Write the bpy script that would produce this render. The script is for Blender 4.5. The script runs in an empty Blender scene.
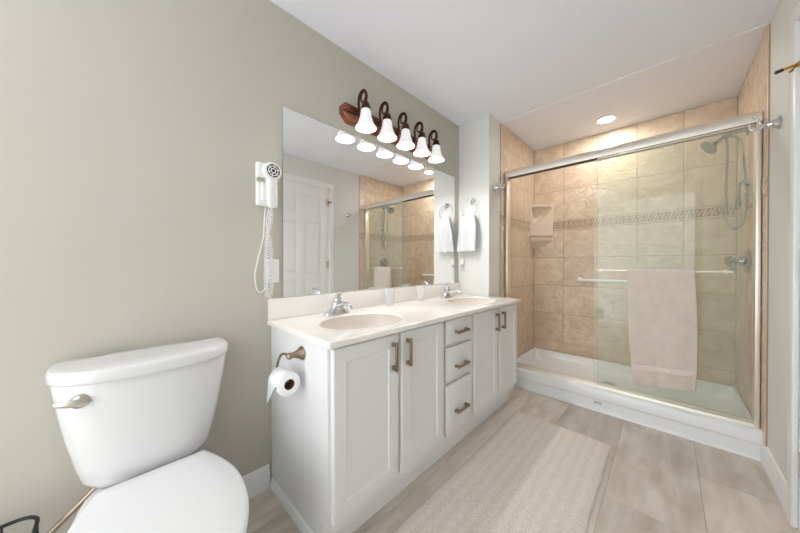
import bpy, bmesh, math, random
from mathutils import Vector, Matrix
random.seed(7)
R = math.radians
S = bpy.context.scene
COL = S.collection

# ------------------------------------------------------------------ camera
cam_d = bpy.data.cameras.new('camera')
cam_d.sensor_width = 36.0
cam_d.lens = 275.7 / 800 * 36.0
cam_d.clip_start = 0.01
cam = bpy.data.objects.new('camera', cam_d)
COL.objects.link(cam)
cam.location = (1.4367, 0.0, 1.1137)
cam.rotation_euler = (R(90 - 0.33), 0, R(44.11))
S.camera = cam

# ------------------------------------------------------------------ world, exposure
w = bpy.data.worlds.new('world')
S.world = w
w.use_nodes = True
w.node_tree.nodes['Background'].inputs[0].default_value = (0.94, 0.975, 1.0, 1)
w.node_tree.nodes['Background'].inputs[1].default_value = 1.6
S.view_settings.view_transform = 'Standard'
S.view_settings.look = 'None'
S.view_settings.gamma = 1.0
S.view_settings.use_curve_mapping = False
S.view_settings.exposure = 1.0
BULB_W = 3.0        # each vanity bulb
FILL_E = 12.0       # added bowl lamp behind the camera, for fill
DOWN_W = 3.2        # shower downlight

# ------------------------------------------------------------------ colours and materials
def lin(c):
    c = c / 255.0
    return c / 12.92 if c <= 0.04045 else ((c + 0.055) / 1.055) ** 2.4
def rgb(r, g, b): return (lin(r), lin(g), lin(b), 1.0)

def mat(name, col, rough=0.5, metal=0.0, spec=0.5, bump=0.0, bscale=200.0, var=0.0, vscale=3.0, coat=0.0, sheen=0.0):
    m = bpy.data.materials.new(name)
    m.use_nodes = True
    nt = m.node_tree
    b = nt.nodes['Principled BSDF']
    b.inputs['Base Color'].default_value = col
    b.inputs['Roughness'].default_value = rough
    b.inputs['Metallic'].default_value = metal
    b.inputs['Specular IOR Level'].default_value = spec
    b.inputs['Coat Weight'].default_value = coat
    b.inputs['Sheen Weight'].default_value = sheen
    tc = nt.nodes.new('ShaderNodeTexCoord')
    if var > 0:
        n = nt.nodes.new('ShaderNodeTexNoise')
        n.inputs['Scale'].default_value = vscale
        n.inputs['Detail'].default_value = 6
        nt.links.new(tc.outputs['Object'], n.inputs['Vector'])
        mr = nt.nodes.new('ShaderNodeMapRange')
        mr.inputs[1].default_value = 0.3
        mr.inputs[2].default_value = 0.7
        mr.inputs[3].default_value = 1 - var
        mr.inputs[4].default_value = 1 + var
        nt.links.new(n.outputs['Fac'], mr.inputs[0])
        mx = nt.nodes.new('ShaderNodeMix')
        mx.data_type = 'RGBA'
        mx.blend_type = 'MULTIPLY'
        mx.inputs[0].default_value = 1
        mx.inputs[6].default_value = col
        nt.links.new(mr.outputs[0], mx.inputs[7])
        nt.links.new(mx.outputs[2], b.inputs['Base Color'])
    if bump > 0:
        n2 = nt.nodes.new('ShaderNodeTexNoise')
        n2.inputs['Scale'].default_value = bscale
        n2.inputs['Detail'].default_value = 3
        nt.links.new(tc.outputs['Object'], n2.inputs['Vector'])
        bp = nt.nodes.new('ShaderNodeBump')
        bp.inputs['Strength'].default_value = bump
        bp.inputs['Distance'].default_value = 0.004
        nt.links.new(n2.outputs['Fac'], bp.inputs['Height'])
        nt.links.new(bp.outputs[0], b.inputs['Normal'])
    return m

def emit(name, col, strength, base=(0.9, 0.9, 0.9, 1)):
    m = mat(name, base, 0.4)
    b = m.node_tree.nodes['Principled BSDF']
    b.inputs['Emission Color'].default_value = col
    b.inputs['Emission Strength'].default_value = strength
    return m

def glass(name, tint, refl=1.0, rough=0.0, ior=1.45, haze=0.0, hazecol=(1, 1, 1, 1)):
    m = bpy.data.materials.new(name)
    m.use_nodes = True
    nt = m.node_tree
    nt.nodes.remove(nt.nodes['Principled BSDF'])
    out = nt.nodes['Material Output']
    t = nt.nodes.new('ShaderNodeBsdfTransparent')
    t.inputs[0].default_value = tint
    g = nt.nodes.new('ShaderNodeBsdfGlossy')
    g.inputs['Roughness'].default_value = rough
    f = nt.nodes.new('ShaderNodeFresnel')
    gb_ = nt.nodes.new('ShaderNodeNewGeometry')
    mi_ = nt.nodes.new('ShaderNodeMapRange')      # same reflectance from inside the pane as from outside
    mi_.inputs[3].default_value = ior
    mi_.inputs[4].default_value = 1 / ior
    nt.links.new(gb_.outputs['Backfacing'], mi_.inputs[0])
    nt.links.new(mi_.outputs[0], f.inputs[0])
    mm = nt.nodes.new('ShaderNodeMath')
    mm.operation = 'MULTIPLY'
    mm.inputs[1].default_value = refl
    nt.links.new(f.outputs[0], mm.inputs[0])
    mx = nt.nodes.new('ShaderNodeMixShader')
    nt.links.new(mm.outputs[0], mx.inputs[0])
    if haze > 0:
        d = nt.nodes.new('ShaderNodeBsdfDiffuse')
        d.inputs[0].default_value = hazecol
        mh = nt.nodes.new('ShaderNodeMixShader')
        mh.inputs[0].default_value = haze
        nt.links.new(t.outputs[0], mh.inputs[1])
        nt.links.new(d.outputs[0], mh.inputs[2])
        nt.links.new(mh.outputs[0], mx.inputs[1])
    else:
        nt.links.new(t.outputs[0], mx.inputs[1])
    nt.links.new(g.outputs[0], mx.inputs[2])
    nt.links.new(mx.outputs[0], out.inputs[0])
    return m

def tile_mat(name, c1, c2, rough=0.32, relief=0.6, scale=9.0, pervar=0.12):
    """glazed stone-look tile: every loose tile gets its own shade and offset"""
    m = mat(name, c1, rough)
    nt = m.node_tree
    b = nt.nodes['Principled BSDF']
    tc = nt.nodes.new('ShaderNodeTexCoord')
    geo = nt.nodes.new('ShaderNodeNewGeometry')
    add = nt.nodes.new('ShaderNodeVectorMath')
    add.operation = 'MULTIPLY_ADD'
    add.inputs[1].default_value = (1, 1, 1)
    sc = nt.nodes.new('ShaderNodeVectorMath')
    sc.operation = 'SCALE'
    sc.inputs[0].default_value = (7.3, 3.1, 5.7)
    nt.links.new(geo.outputs['Random Per Island'], sc.inputs['Scale'])
    nt.links.new(tc.outputs['Object'], add.inputs[0])
    nt.links.new(sc.outputs[0], add.inputs[2])
    n = nt.nodes.new('ShaderNodeTexNoise')
    n.inputs['Scale'].default_value = scale
    n.inputs['Detail'].default_value = 7
    n.inputs['Distortion'].default_value = 1.2
    nt.links.new(add.outputs[0], n.inputs['Vector'])
    ramp = nt.nodes.new('ShaderNodeMix')
    ramp.data_type = 'RGBA'
    ramp.inputs[6].default_value = c1
    ramp.inputs[7].default_value = c2
    mr = nt.nodes.new('ShaderNodeMapRange')
    mr.inputs[1].default_value = 0.32
    mr.inputs[2].default_value = 0.68
    nt.links.new(n.outputs['Fac'], mr.inputs[0])
    nt.links.new(mr.outputs[0], ramp.inputs[0])
    pv = nt.nodes.new('ShaderNodeMapRange')
    pv.inputs[3].default_value = 1 - pervar
    pv.inputs[4].default_value = 1 + pervar
    nt.links.new(geo.outputs['Random Per Island'], pv.inputs[0])
    mul = nt.nodes.new('ShaderNodeMix')
    mul.data_type = 'RGBA'
    mul.blend_type = 'MULTIPLY'
    mul.inputs[0].default_value = 1
    nt.links.new(ramp.outputs[2], mul.inputs[6])
    nt.links.new(pv.outputs[0], mul.inputs[7])
    nt.links.new(mul.outputs[2], b.inputs['Base Color'])
    if relief > 0:
        n3 = nt.nodes.new('ShaderNodeTexNoise')
        n3.inputs['Scale'].default_value = scale * 1.5
        n3.inputs['Detail'].default_value = 5
        n3.inputs['Distortion'].default_value = 1.6
        nt.links.new(add.outputs[0], n3.inputs['Vector'])
        bp = nt.nodes.new('ShaderNodeBump')
        bp.inputs['Strength'].default_value = relief
        bp.inputs['Distance'].default_value = 0.02
        nt.links.new(n3.outputs['Fac'], bp.inputs['Height'])
        nt.links.new(bp.outputs[0], b.inputs['Normal'])
    return m

M = {}
M['wall'] = mat('greige_paint', rgb(193, 188, 177), 0.65, bump=0.05, bscale=350)
M['wall_light'] = mat('pale_paint', rgb(224, 224, 219), 0.65, bump=0.05, bscale=350)
M['ceil'] = mat('ceiling_paint', rgb(238, 240, 246), 0.8)
M['trim'] = mat('trim_white', rgb(238, 238, 237), 0.35)
M['cab'] = mat('cabinet_paint', rgb(232, 232, 232), 0.4, bump=0.03, bscale=90)
M['marble'] = mat('cultured_marble', rgb(243, 238, 233), 0.12, var=0.035, vscale=4.5, coat=0.4)
M['basin'] = mat('shaded_basin_marble', rgb(233, 223, 214), 0.14, var=0.03, vscale=4.5)  # tinted darker than the counter: the bowl's shade put into the colour
M['porc'] = mat('porcelain', rgb(222, 221, 221), 0.08, coat=0.6)
M['seatp'] = mat('seat_plastic', rgb(228, 228, 228), 0.22)
M['acryl'] = mat('shower_acrylic', rgb(240, 241, 241), 0.2)
M['chrome'] = mat('chrome', rgb(215, 216, 218), 0.08, 1.0)
M['chrome_darkened'] = mat('chrome_dark_reflection', rgb(176, 178, 181), 0.07, 1.0)  # chrome copy with a darker base, standing for dark reflections
M['nickel'] = mat('brushed_nickel', rgb(206, 200, 190), 0.28, 1.0, bump=0.05, bscale=500)
M['alu'] = mat('satin_aluminium', rgb(240, 234, 224), 0.36, 0.75)
M['antique'] = mat('antique_nickel', rgb(158, 142, 122), 0.36, 1.0, var=0.2, vscale=60)
M['satinbronze'] = mat('satin_bronze', rgb(163, 148, 128), 0.3, 1.0)
M['copper'] = mat('bronze_copper', rgb(150, 100, 78), 0.3, 1.0, var=0.25, vscale=25)
M['darkbronze'] = mat('dark_bronze', rgb(82, 54, 46), 0.34, 1.0, var=0.2, vscale=25)
M['brass'] = mat('brass', rgb(196, 150, 72), 0.25, 1.0)
M['hingeblack'] = mat('black_rubber', rgb(32, 28, 24), 0.6)
M['blackwire'] = mat('black_wire', rgb(18, 18, 19), 0.45)
M['plastic'] = mat('white_plastic', rgb(236, 236, 234), 0.35)
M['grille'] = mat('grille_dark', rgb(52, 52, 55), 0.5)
M['slot'] = mat('socket_slot', rgb(70, 70, 70), 0.6)
M['paper'] = mat('tissue_paper', rgb(246, 246, 246), 0.9, bump=0.1, bscale=400)
M['core'] = mat('cardboard_core', rgb(104, 66, 50), 0.9)
M['ceramic'] = mat('glazed_ceramic', rgb(226, 206, 188), 0.14, coat=0.5)
M['grab'] = mat('white_bar', rgb(240, 238, 234), 0.25)
M['towel'] = mat('pink_beige_terry', rgb(225, 212, 200), 0.95, bump=0.9, bscale=420, sheen=0.4, var=0.05, vscale=20)
M['towel_band'] = mat('pink_beige_flat_weave', rgb(228, 214, 204), 0.9, bump=0.2, bscale=900)
M['handtowel'] = mat('white_terry', rgb(218, 220, 220), 0.95, bump=0.9, bscale=450, sheen=0.3)
M['grout'] = mat('tile_grout', rgb(172, 150, 127), 0.9)
M['tile'] = tile_mat('beige_stone_tile', rgb(231, 211, 188), rgb(213, 188, 161), 0.24, 0.6, 8.0, 0.05)
M['border_ground'] = mat('border_ground', rgb(158, 134, 110), 0.5)
M['border'] = tile_mat('beige_relief_border', rgb(224, 202, 177), rgb(208, 182, 155), 0.26, 0.15, 12.0, 0.04)
M['plankgap'] = mat('plank_gap', rgb(120, 106, 92), 0.8)
M['glass'] = glass('shower_glass', (0.968, 0.985, 0.962, 1), 0.55, 0.0, 1.45, 0.055, (0.86, 0.89, 0.86, 1))  # diffuse haze stands for the room's pale reflection veiling the panes
M['tumbler'] = glass('tumbler_glass', (0.97, 0.97, 0.97, 1), 1.0, 0.05, 1.45, 0.17, (0.97, 0.97, 0.97, 1))
M['crystal'] = glass('clear_acrylic', (0.9, 0.92, 0.93, 1), 2.5, 0.03, 1.5)
M['mirror'] = mat('mirror_silver', (0.93, 0.94, 0.94, 1), 0.0, 1.0)
M['mirroredge'] = mat('mirror_edge', rgb(120, 128, 126), 0.3)
M['shade'] = emit('frosted_shade', (1, 0.985, 0.97, 1), 0.26, (0.5, 0.5, 0.5, 1))
M['bulb'] = emit('bulb', (1, 0.96, 0.91, 1), 6.0)
M['lens'] = emit('downlight_lens', (1, 0.98, 0.95, 1), 9.0)
M['fill_emitter'] = emit('fill_lamp_diffuser', (0.97, 0.985, 1, 1), FILL_E)  # glow of the added fill lamp
M['badge'] = mat('grey_badge', rgb(198, 200, 200), 0.35, 0.4)

def floor_mat():
    m = tile_mat('wood_look_plank', rgb(217, 209, 200), rgb(190, 177, 164), 0.38, 0.0, 5.0, 0.17)
    nt = m.node_tree
    for n in nt.nodes:
        if n.type == 'TEX_NOISE':
            n.inputs['Distortion'].default_value = 0.25
            mp = nt.nodes.new('ShaderNodeMapping')
            mp.inputs['Scale'].default_value = (3.2, 0.8, 1)
            l = n.inputs['Vector'].links[0]
            src = l.from_socket
            nt.links.new(src, mp.inputs[0])
            nt.links.new(mp.outputs[0], n.inputs['Vector'])
    return m
M['plank'] = floor_mat()

def rug_mat():
    m = mat('rug_pile', rgb(222, 210, 196), 0.98, sheen=0.3)
    nt = m.node_tree
    b = nt.nodes['Principled BSDF']
    tc = nt.nodes.new('ShaderNodeTexCoord')
    n = nt.nodes.new('ShaderNodeTexNoise')
    n.inputs['Scale'].default_value = 150
    n.inputs['Detail'].default_value = 5
    mp = nt.nodes.new('ShaderNodeMapping')
    mp.inputs['Scale'].default_value = (1.4, 0.7, 1)
    nt.links.new(tc.outputs['Object'], mp.inputs[0])
    nt.links.new(mp.outputs[0], n.inputs['Vector'])
    cr = nt.nodes.new('ShaderNodeMix')
    cr.data_type = 'RGBA'
    wv_ = nt.nodes.new('ShaderNodeTexWave')          # faint lengthwise ribs in the pile
    wv_.inputs['Scale'].default_value = 6.0
    wv_.inputs['Distortion'].default_value = 2.0
    nt.links.new(tc.outputs['Object'], wv_.inputs['Vector'])
    ad_ = nt.nodes.new('ShaderNodeMath')
    ad_.operation = 'MULTIPLY_ADD'
    ad_.inputs[1].default_value = 0.10
    nt.links.new(wv_.outputs['Fac'], ad_.inputs[0])
    nt.links.new(n.outputs['Fac'], ad_.inputs[2])
    cr.inputs[6].default_value = rgb(212, 199, 185)
    cr.inputs[7].default_value = rgb(238, 230, 222)
    mr = nt.nodes.new('ShaderNodeMapRange')
    mr.inputs[1].default_value = 0.33
    mr.inputs[2].default_value = 0.75
    nt.links.new(ad_.outputs[0], mr.inputs[0])
    nt.links.new(mr.outputs[0], cr.inputs[0])
    nt.links.new(cr.outputs[2], b.inputs['Base Color'])
    bp = nt.nodes.new('ShaderNodeBump')
    bp.inputs['Strength'].default_value = 0.8
    bp.inputs['Distance'].default_value = 0.01
    nt.links.new(n.outputs['Fac'], bp.inputs['Height'])
    nt.links.new(bp.outputs[0], b.inputs['Normal'])
    return m
M['rug'] = rug_mat()

# ------------------------------------------------------------------ mesh builder (world coordinates)
class MB:
    def __init__(self):
        self.bm = bmesh.new()
    def _merge(self, b2, mi=0):
        for f in b2.faces: f.material_index = mi
        me = bpy.data.meshes.new('tmp')
        b2.to_mesh(me)
        b2.free()
        self.bm.from_mesh(me)
        bpy.data.meshes.remove(me)
    def box(self, lo, hi, bev=0.0, seg=2, mi=0, mtx=None):
        b = bmesh.new()
        bmesh.ops.create_cube(b, size=1)
        s = [hi[i] - lo[i] for i in range(3)]
        c = [(hi[i] + lo[i]) / 2 for i in range(3)]
        for v in b.verts:
            v.co = Vector((v.co[0] * s[0] + c[0], v.co[1] * s[1] + c[1], v.co[2] * s[2] + c[2]))
        if bev > 0:
            bmesh.ops.bevel(b, geom=b.edges[:], offset=min(bev, min(s) * 0.49), segments=seg, profile=0.5, affect='EDGES')
        if mtx: bmesh.ops.transform(b, matrix=mtx, verts=b.verts)
        self._merge(b, mi)
        return self
    def loft(self, rings, closed=True, cap0=True, cap1=True, mi=0):
        b = bmesh.new()
        rs = [[b.verts.new(p) for p in r] for r in rings]
        n = len(rs[0])
        for a, c in zip(rs, rs[1:]):
            for i in range(n if closed else n - 1):
                j = (i + 1) % n
                b.faces.new((a[i], a[j], c[j], c[i]))
        if closed and cap0: b.faces.new(rs[0][::-1])
        if closed and cap1: b.faces.new(rs[-1])
        bmesh.ops.recalc_face_normals(b, faces=b.faces)
        self._merge(b, mi)
        return self
    def lathe(self, prof, origin=(0, 0, 0), axis=(0, 0, 1), n=28, ripple=None, mi=0, caps=True):
        ax = Vector(axis).normalized()
        q = Vector((0, 0, 1)).rotation_difference(ax)
        o = Vector(origin)
        rings = []
        for k, (r, z) in enumerate(prof):
            ring = []
            for i in range(n):
                a = 2 * math.pi * i / n
                rr = max(r, 1e-5)
                if ripple: rr *= 1 + ripple(k, a)
                ring.append(o + q @ Vector((rr * math.cos(a), rr * math.sin(a), z)))
            rings.append(ring)
        return self.loft(rings, True, caps, caps, mi)
    def tube(self, path, r, n=8, closed=False, mi=0):
        P = [Vector(p) for p in path]
        k = len(P)
        rf = r if callable(r) else (lambda t: r)
        T = []
        for i in range(k):
            if closed: t = P[(i + 1) % k] - P[i - 1]
            else: t = P[min(i + 1, k - 1)] - P[max(i - 1, 0)]
            T.append(t.normalized())
        u = T[0].orthogonal().normalized()
        rings = []
        for i in range(k):
            u = (u - T[i] * u.dot(T[i])).normalized()
            v = T[i].cross(u)
            rr = rf(i / (k - 1))
            rings.append([P[i] + (u * math.cos(2 * math.pi * j / n) + v * math.sin(2 * math.pi * j / n)) * rr for j in range(n)])
        if closed:
            rings.append(rings[0])
            return self.loft(rings, True, False, False, mi)
        return self.loft(rings, True, True, True, mi)
    def prism(self, poly, axis, a, b_, bev=0, mi=0):
        """extrude polygon [(u,v)] along axis 'x','y','z' from a to b_"""
        def P(u, v, t):
            return {'x': (t, u, v), 'y': (u, t, v), 'z': (u, v, t)}[axis]
        b = bmesh.new()
        r0 = [b.verts.new(P(u, v, a)) for u, v in poly]
        r1 = [b.verts.new(P(u, v, b_)) for u, v in poly]
        n = len(poly)
        b.faces.new(r0)
        b.faces.new(r1[::-1])
        for i in range(n):
            j = (i + 1) % n
            b.faces.new((r0[i], r0[j], r1[j], r1[i]))
        bmesh.ops.recalc_face_normals(b, faces=b.faces)
        if bev > 0:
            bmesh.ops.bevel(b, geom=b.edges[:], offset=bev, segments=2, profile=0.5, affect='EDGES')
        self._merge(b, mi)
        return self
    def sphere(self, c, r, sc=(1, 1, 1), n=20, mi=0):
        b = bmesh.new()
        bmesh.ops.create_uvsphere(b, u_segments=n, v_segments=n // 2 + 2, radius=r)
        for v in b.verts:
            v.co = Vector((v.co[0] * sc[0] + c[0], v.co[1] * sc[1] + c[1], v.co[2] * sc[2] + c[2]))
        self._merge(b, mi)
        return self

def root_loc(o):
    while o.parent: o = o.parent
    return o.location.copy()

def obj(name, mb, mats, parent=None, loc=None, smooth=38, label=None):
    """link the builder's mesh as ONE object; world coordinates become local to the thing's base"""
    me = bpy.data.meshes.new(name)
    off = root_loc(parent) if parent else Vector(loc or (0, 0, 0))
    bmesh.ops.translate(mb.bm, vec=-off, verts=mb.bm.verts)
    mb.bm.to_mesh(me)
    mb.bm.free()
    if not isinstance(mats, (list, tuple)): mats = [mats]
    for m in mats: me.materials.append(m)
    if smooth:
        for p in me.polygons: p.use_smooth = True
        me.set_sharp_from_angle(angle=R(smooth))
    o = bpy.data.objects.new(name, me)
    COL.objects.link(o)
    if parent: o.parent = parent
    else: o.location = off
    if label: o['label'] = label
    return o

def struct(name, mb, mats, parent=None, smooth=38):
    o = obj(name, mb, mats, parent, smooth=smooth)
    if not parent: o['kind'] = 'structure'
    return o

def tag(o, label, cat, group=None):
    o['label'] = label
    o['category'] = cat
    if group: o['group'] = group
    return o

def thing(name, loc, label, cat, group=None):
    o = bpy.data.objects.new(name, None)
    o.empty_display_size = 0.05
    COL.objects.link(o)
    o.location = loc
    return tag(o, label, cat, group)

def copy_tree(o, parent=None):
    c = o.copy()
    COL.objects.link(c)
    if parent: c.parent = parent
    for ch in list(o.children): copy_tree(ch, c)
    return c

def selip(hy, xb, x0, xf, cy, z, ef=2.5, eb=6.0, n=56):
    """plan outline: flat-ish back at xb, bowed front at xf, half width hy at x0"""
    out = []
    for i in range(n):
        a = 2 * math.pi * i / n
        c, s = math.cos(a), math.sin(a)
        e = ef if s >= 0 else eb
        y = hy * math.copysign(abs(c) ** (2 / e), c)
        d = abs(s) ** (2 / e)
        x = x0 + (xf - x0) * d if s >= 0 else x0 - (x0 - xb) * d
        out.append((x, cy + y, z))
    return out

# ================================================================== SETTING
W, H = 1.837, 2.44
YW, WW, YT, YB, YR = 2.29, 0.315, 2.505, 3.41, -1.25   # wing front, wing width, tile start, back tile face, rear wall

# floor: planks laid along the room
fl = MB()
fl.box((-0.1, YR - 0.1, -0.06), (W + 0.1, YB + 0.1, -0.003), mi=1)
edges = [-0.14, 0.20, 0.54, 0.88, 1.22, 1.56, 1.90]
offs = [0.30, 0.85, 0.10, 1.05, 0.45, 0.95]
rp = random.Random(3)
for k in range(6):
    y = YR - 1.22 + offs[k]
    while y < 2.66:
        a, b = max(y, YR), min(y + 1.22, 2.66)
        if b - a > 0.02:
            fl.box((max(edges[k], -0.05) + 0.0006, a + 0.0006, -0.004), (min(edges[k + 1], W + 0.05) - 0.0006, b - 0.0006, 0.0), 0.0008, 1)
        y += 1.22
struct('floor', fl, [M['plank'], M['plankgap']])

struct('wall_left', MB().box((-0.1, YR - 0.1, 0), (0, YW, H)), M['wall'])
struct('wall_wing', MB().box((-0.1, YW, 0), (WW - 0.006, YB + 0.1, H), 0.002, 1), M['wall_light'])
struct('wall_back', MB().box((WW - 0.006, YB + 0.012, 0), (W + 0.1, YB + 0.1, H)), M['wall_light'])
# right wall with the door opening
D0, D1, DH = 1.20, 2.0, 2.14
wr = MB()
wr.box((W, YR - 0.1, 0), (W + 0.1, D0, H))
wr.box((W, D1, 0), (W + 0.1, YB + 0.012, H))
wr.box((W, D0, DH), (W + 0.1, D1, H))
struct('wall_right', wr, M['wall_light'])
# unseen rear wall; its wide opening is shaped to let in world light
rr = MB()
rr.box((0, YR - 0.1, 0), (0.08, YR, H))
rr.box((W - 0.08, YR - 0.1, 0), (W, YR, H))
rr.box((0.08, YR - 0.1, 2.3), (W - 0.08, YR, H))
struct('wall_rear', rr, M['wall_light'])
ce = MB()
ce.box((-0.1, YR - 0.1, H), (W + 0.1, YB + 0.1, H + 0.06))
struct('ceiling', ce, M['ceil'])
struct('trim_1', MB().box((WW, YT - 0.011, H - 0.007), (W, YT + 0.011, H), 0.0015, 1), M['trim'])

# shower tile cladding: real tiles on a grout bed
ZJ = [0.10, 0.262, 0.572, 0.884, 1.196, 1.497, 1.600, 1.930, 2.236, 2.44]
BAND = 5
def tile_wall(name, to3, us, zs):
    """to3(u, z, depth) maps wall coordinates (depth 0 = tile face, negative = into wall)"""
    mb = MB()
    g = 0.0021
    def block(poly, d0, d1, mi, inset=0.0025):
        n = len(poly)
        cu = sum(p[0] for p in poly) / n
        cz = sum(p[1] for p in poly) / n
        def ins(p, t):
            return (p[0] + math.copysign(min(t, abs(cu - p[0])), cu - p[0]), p[1] + math.copysign(min(t, abs(cz - p[1])), cz - p[1]))
        r0 = [to3(u, z, d0) for u, z in poly]
        r1 = [to3(u, z, d1 - 0.0012) for u, z in poly]
        r2 = [to3(*ins(p, inset), d1) for p in poly]
        mb.loft([r0, r1, r2], True, False, True, mi)
    u0, u1 = us[0], us[-1]
    z0, z1 = zs[0], zs[-1]
    block([(u0, z0), (u1, z0), (u1, z1), (u0, z1)], -0.010, -0.0018, 1, 0)
    for zi in range(len(zs) - 1):
        a, b = zs[zi] + g, zs[zi + 1] - g
        for ui in range(len(us) - 1):
            c, d = us[ui] + g, us[ui + 1] - g
            if d - c < 0.01: continue
            if zi != BAND:
                block([(c, a), (d, a), (d, b), (c, b)], -0.009, 0, 0)
            else:
                block([(c, a), (d, a), (d, b), (c, b)], -0.009, -0.001, 3)
                for (za, zb) in ((a, a + 0.016), (b - 0.016, b)):
                    block([(c, za), (d, za), (d, zb), (c, zb)], -0.004, 0.003, 2, 0.005)
                # plaited relief: slanting leaves
                m_ = max(2, round((d - c) / 0.05))
                st = (d - c) / m_
                zl, zh = a + 0.018, b - 0.018
                for q in range(m_):
                    x0 = c + q * st
                    f = 0.004
                    pl = [(x0 + f, zl), (x0 + st * 0.42, zl), (x0 + st - f, zh), (x0 + st * 0.58, zh)]
                    r0 = [to3(u, z, -0.003) for u, z in pl]
                    cu, cz = x0 + st / 2, (zl + zh) / 2
                    r1 = [to3(u + (cu - u) * 0.25, z + (cz - z) * 0.12, 0.003) for u, z in pl]
                    mb.loft([r0, r1], True, False, True, 2)
                    for tri in ([(x0 + st * 0.5, zl + 0.002), (x0 + st - f * .3, zl + 0.002), (x0 + st - f * .3, zh - 0.012)],
                                [(x0 + f * .3, zl + 0.012), (x0 + st * 0.5, zh - 0.002), (x0 + f * .3, zh - 0.002)]):
                        tu = sum(p[0] for p in tri) / 3
                        tz = sum(p[1] for p in tri) / 3
                        mb.loft([[to3(u, z, -0.003) for u, z in tri], [to3(u + (tu - u) * .45, z + (tz - z) * .45, 0.0015) for u, z in tri]], True, False, True, 2)
    return struct(name, mb, [M['tile'], M['grout'], M['border'], M['border_ground']], smooth=25)
XT0, XT1 = WW, W - 0.008
tile_wall('wall_shower_back', lambda u, z, d: (u, YB - d, z), [XT0, 0.62, 0.925, 1.23, 1.535, XT1], ZJ)
tile_wall('wall_shower_left', lambda u, z, d: (WW + 0.002 + d, u, z), [YT, 2.80, 3.105, YB], ZJ)
tile_wall('wall_shower_right', lambda u, z, d: (XT1 - d, u, z), [YT - 0.01, 2.80, 3.105, YB], ZJ)

# baseboards
def bb(name, p):
    return struct(name, p, M['trim'])
prof = [(0, 0), (0.014, 0), (0.014, 0.088), (0.010, 0.098), (0.007, 0.110), (0, 0.114)]
bb('baseboard_left', MB().prism([(u, v) for u, v in prof], 'y', YR + 0.018, 0.533))
bb('baseboard_right', MB().prism([(W - u, v) for u, v in prof], 'y', D1 + 0.062, 2.549))
bb('baseboard_rear', MB().prism([(W - u, v) for u, v in prof], 'y', YR + 0.018, D0 - 0.062))
bb('baseboard_wing', MB().prism([(YW - u, v) for u, v in prof], 'x', 0.012, WW - 0.006))

# door casing and six-panel door in the right wall
cs = MB()
for (a, b) in ((D1 - 0.004, D1 + 0.06), (D0 - 0.06, D0 + 0.004)):
    cs.box((W - 0.018, a, 0), (W - 0.0005, b, DH + 0.004), 0.004)
cs.box((W - 0.018, D0 - 0.06, DH - 0.004), (W - 0.0005, D1 + 0.06, DH + 0.06), 0.004)
for (a, b) in ((D1 - 0.016, D1 - 0.0005), (D0 + 0.0005, D0 + 0.016)):
    cs.box((W, a, 0), (W + 0.098, b, DH - 0.0005))
cs.box((W, D0 + 0.001, DH - 0.016), (W + 0.098, D1 - 0.001, DH - 0.001))
struct('trim_2', cs, M['trim'])
rc = MB()
for (a, b) in ((0.02, 0.082), (W - 0.082, W - 0.02)):
    rc.box((a, YR + 0.0005, 0), (b, YR + 0.018, 2.3), 0.004)
rc.box((0.02, YR + 0.0005, 2.298), (W - 0.02, YR + 0.018, 2.36), 0.004)
struct('trim_3', rc, M['trim'])

dm = MB()
y0, y1, zt = D0 + 0.018, D1 - 0.019, DH - 0.018
dm.box((W + 0.012, y0, 0.008), (W + 0.04, y1, zt))
wd = (y1 - y0)
st = 0.105
for (a, b) in ((y0, y0 + st), (y1 - st, y1), ((y0 + y1) / 2 - st / 2, (y0 + y1) / 2 + st / 2)):
    dm.box((W + 0.004, a, 0.008), (W + 0.014, b, zt), 0.003)
rails = [(0.008, 0.23), (0.92, 1.02), (1.66, 1.76), (zt - 0.12, zt)]
for (a, b) in rails:
    dm.box((W + 0.0042, y0, a), (W + 0.014, y1, b), 0.003)
for (za, zb) in ((0.23, 0.92), (1.02, 1.66), (1.76, zt - 0.12)):
    for (ya, yb) in ((y0 + st, (y0 + y1) / 2 - st / 2), ((y0 + y1) / 2 + st / 2, y1 - st)):
        dm.box((W + 0.005, ya + 0.025, za + 0.025), (W + 0.0135, yb - 0.025, zb - 0.025), 0.006, 1)
door = struct('door_1', dm, M['trim'])
for z in (0.28, 1.12, 1.945):
    h = MB()
    h.tube([(W + 0.003, D1 - 0.012, z - 0.045), (W + 0.003, D1 - 0.012, z + 0.045)], 0.0065, 10)
    h.box((W - 0.0035, y1 - 0.03, z - 0.044), (W + 0.0045, D1 - 0.012, z + 0.044))
    for s in (-1, 1):
        h.sphere((W + 0.003, D1 - 0.012, z + s * 0.049), 0.007, n=10)
    obj('hinge', h, M['nickel'], door)
ds = MB()
zz = 1.952
ds.lathe([(0.011, 0), (0.013, 0.004), (0.013, 0.012), (0.011, 0.016)], (W - 0.004, D1 - 0.012, zz - 0.008), n=14)
ds.tube([(W - 0.012, D1 - 0.010, zz), (W - 0.03, D1 - 0.012, zz - 0.002), (W - 0.052, D1 - 0.016, zz - 0.007)], 0.0055, 10)
ds.tube([(W - 0.012, D1 - 0.004, zz - 0.004), (W - 0.024, D1 + 0.022, zz - 0.008)], 0.005, 8)
dstop = obj('door_stop', ds, M['brass'], door, label='brass hinge pin door stop')
obj('rubber_tip', MB().tube([(W - 0.050, D1 - 0.0157, zz - 0.0066), (W - 0.070, D1 - 0.019, zz - 0.012)], 0.007, 10), M['hingeblack'], dstop)
kn = MB()
kn.lathe([(0.028, 0), (0.028, 0.006), (0.011, 0.012), (0.011, 0.03), (0.026, 0.04), (0.028, 0.052), (0.018, 0.062), (0, 0.064)], (W + 0.004, y0 + 0.06, 1.0), (-1, 0, 0))
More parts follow.
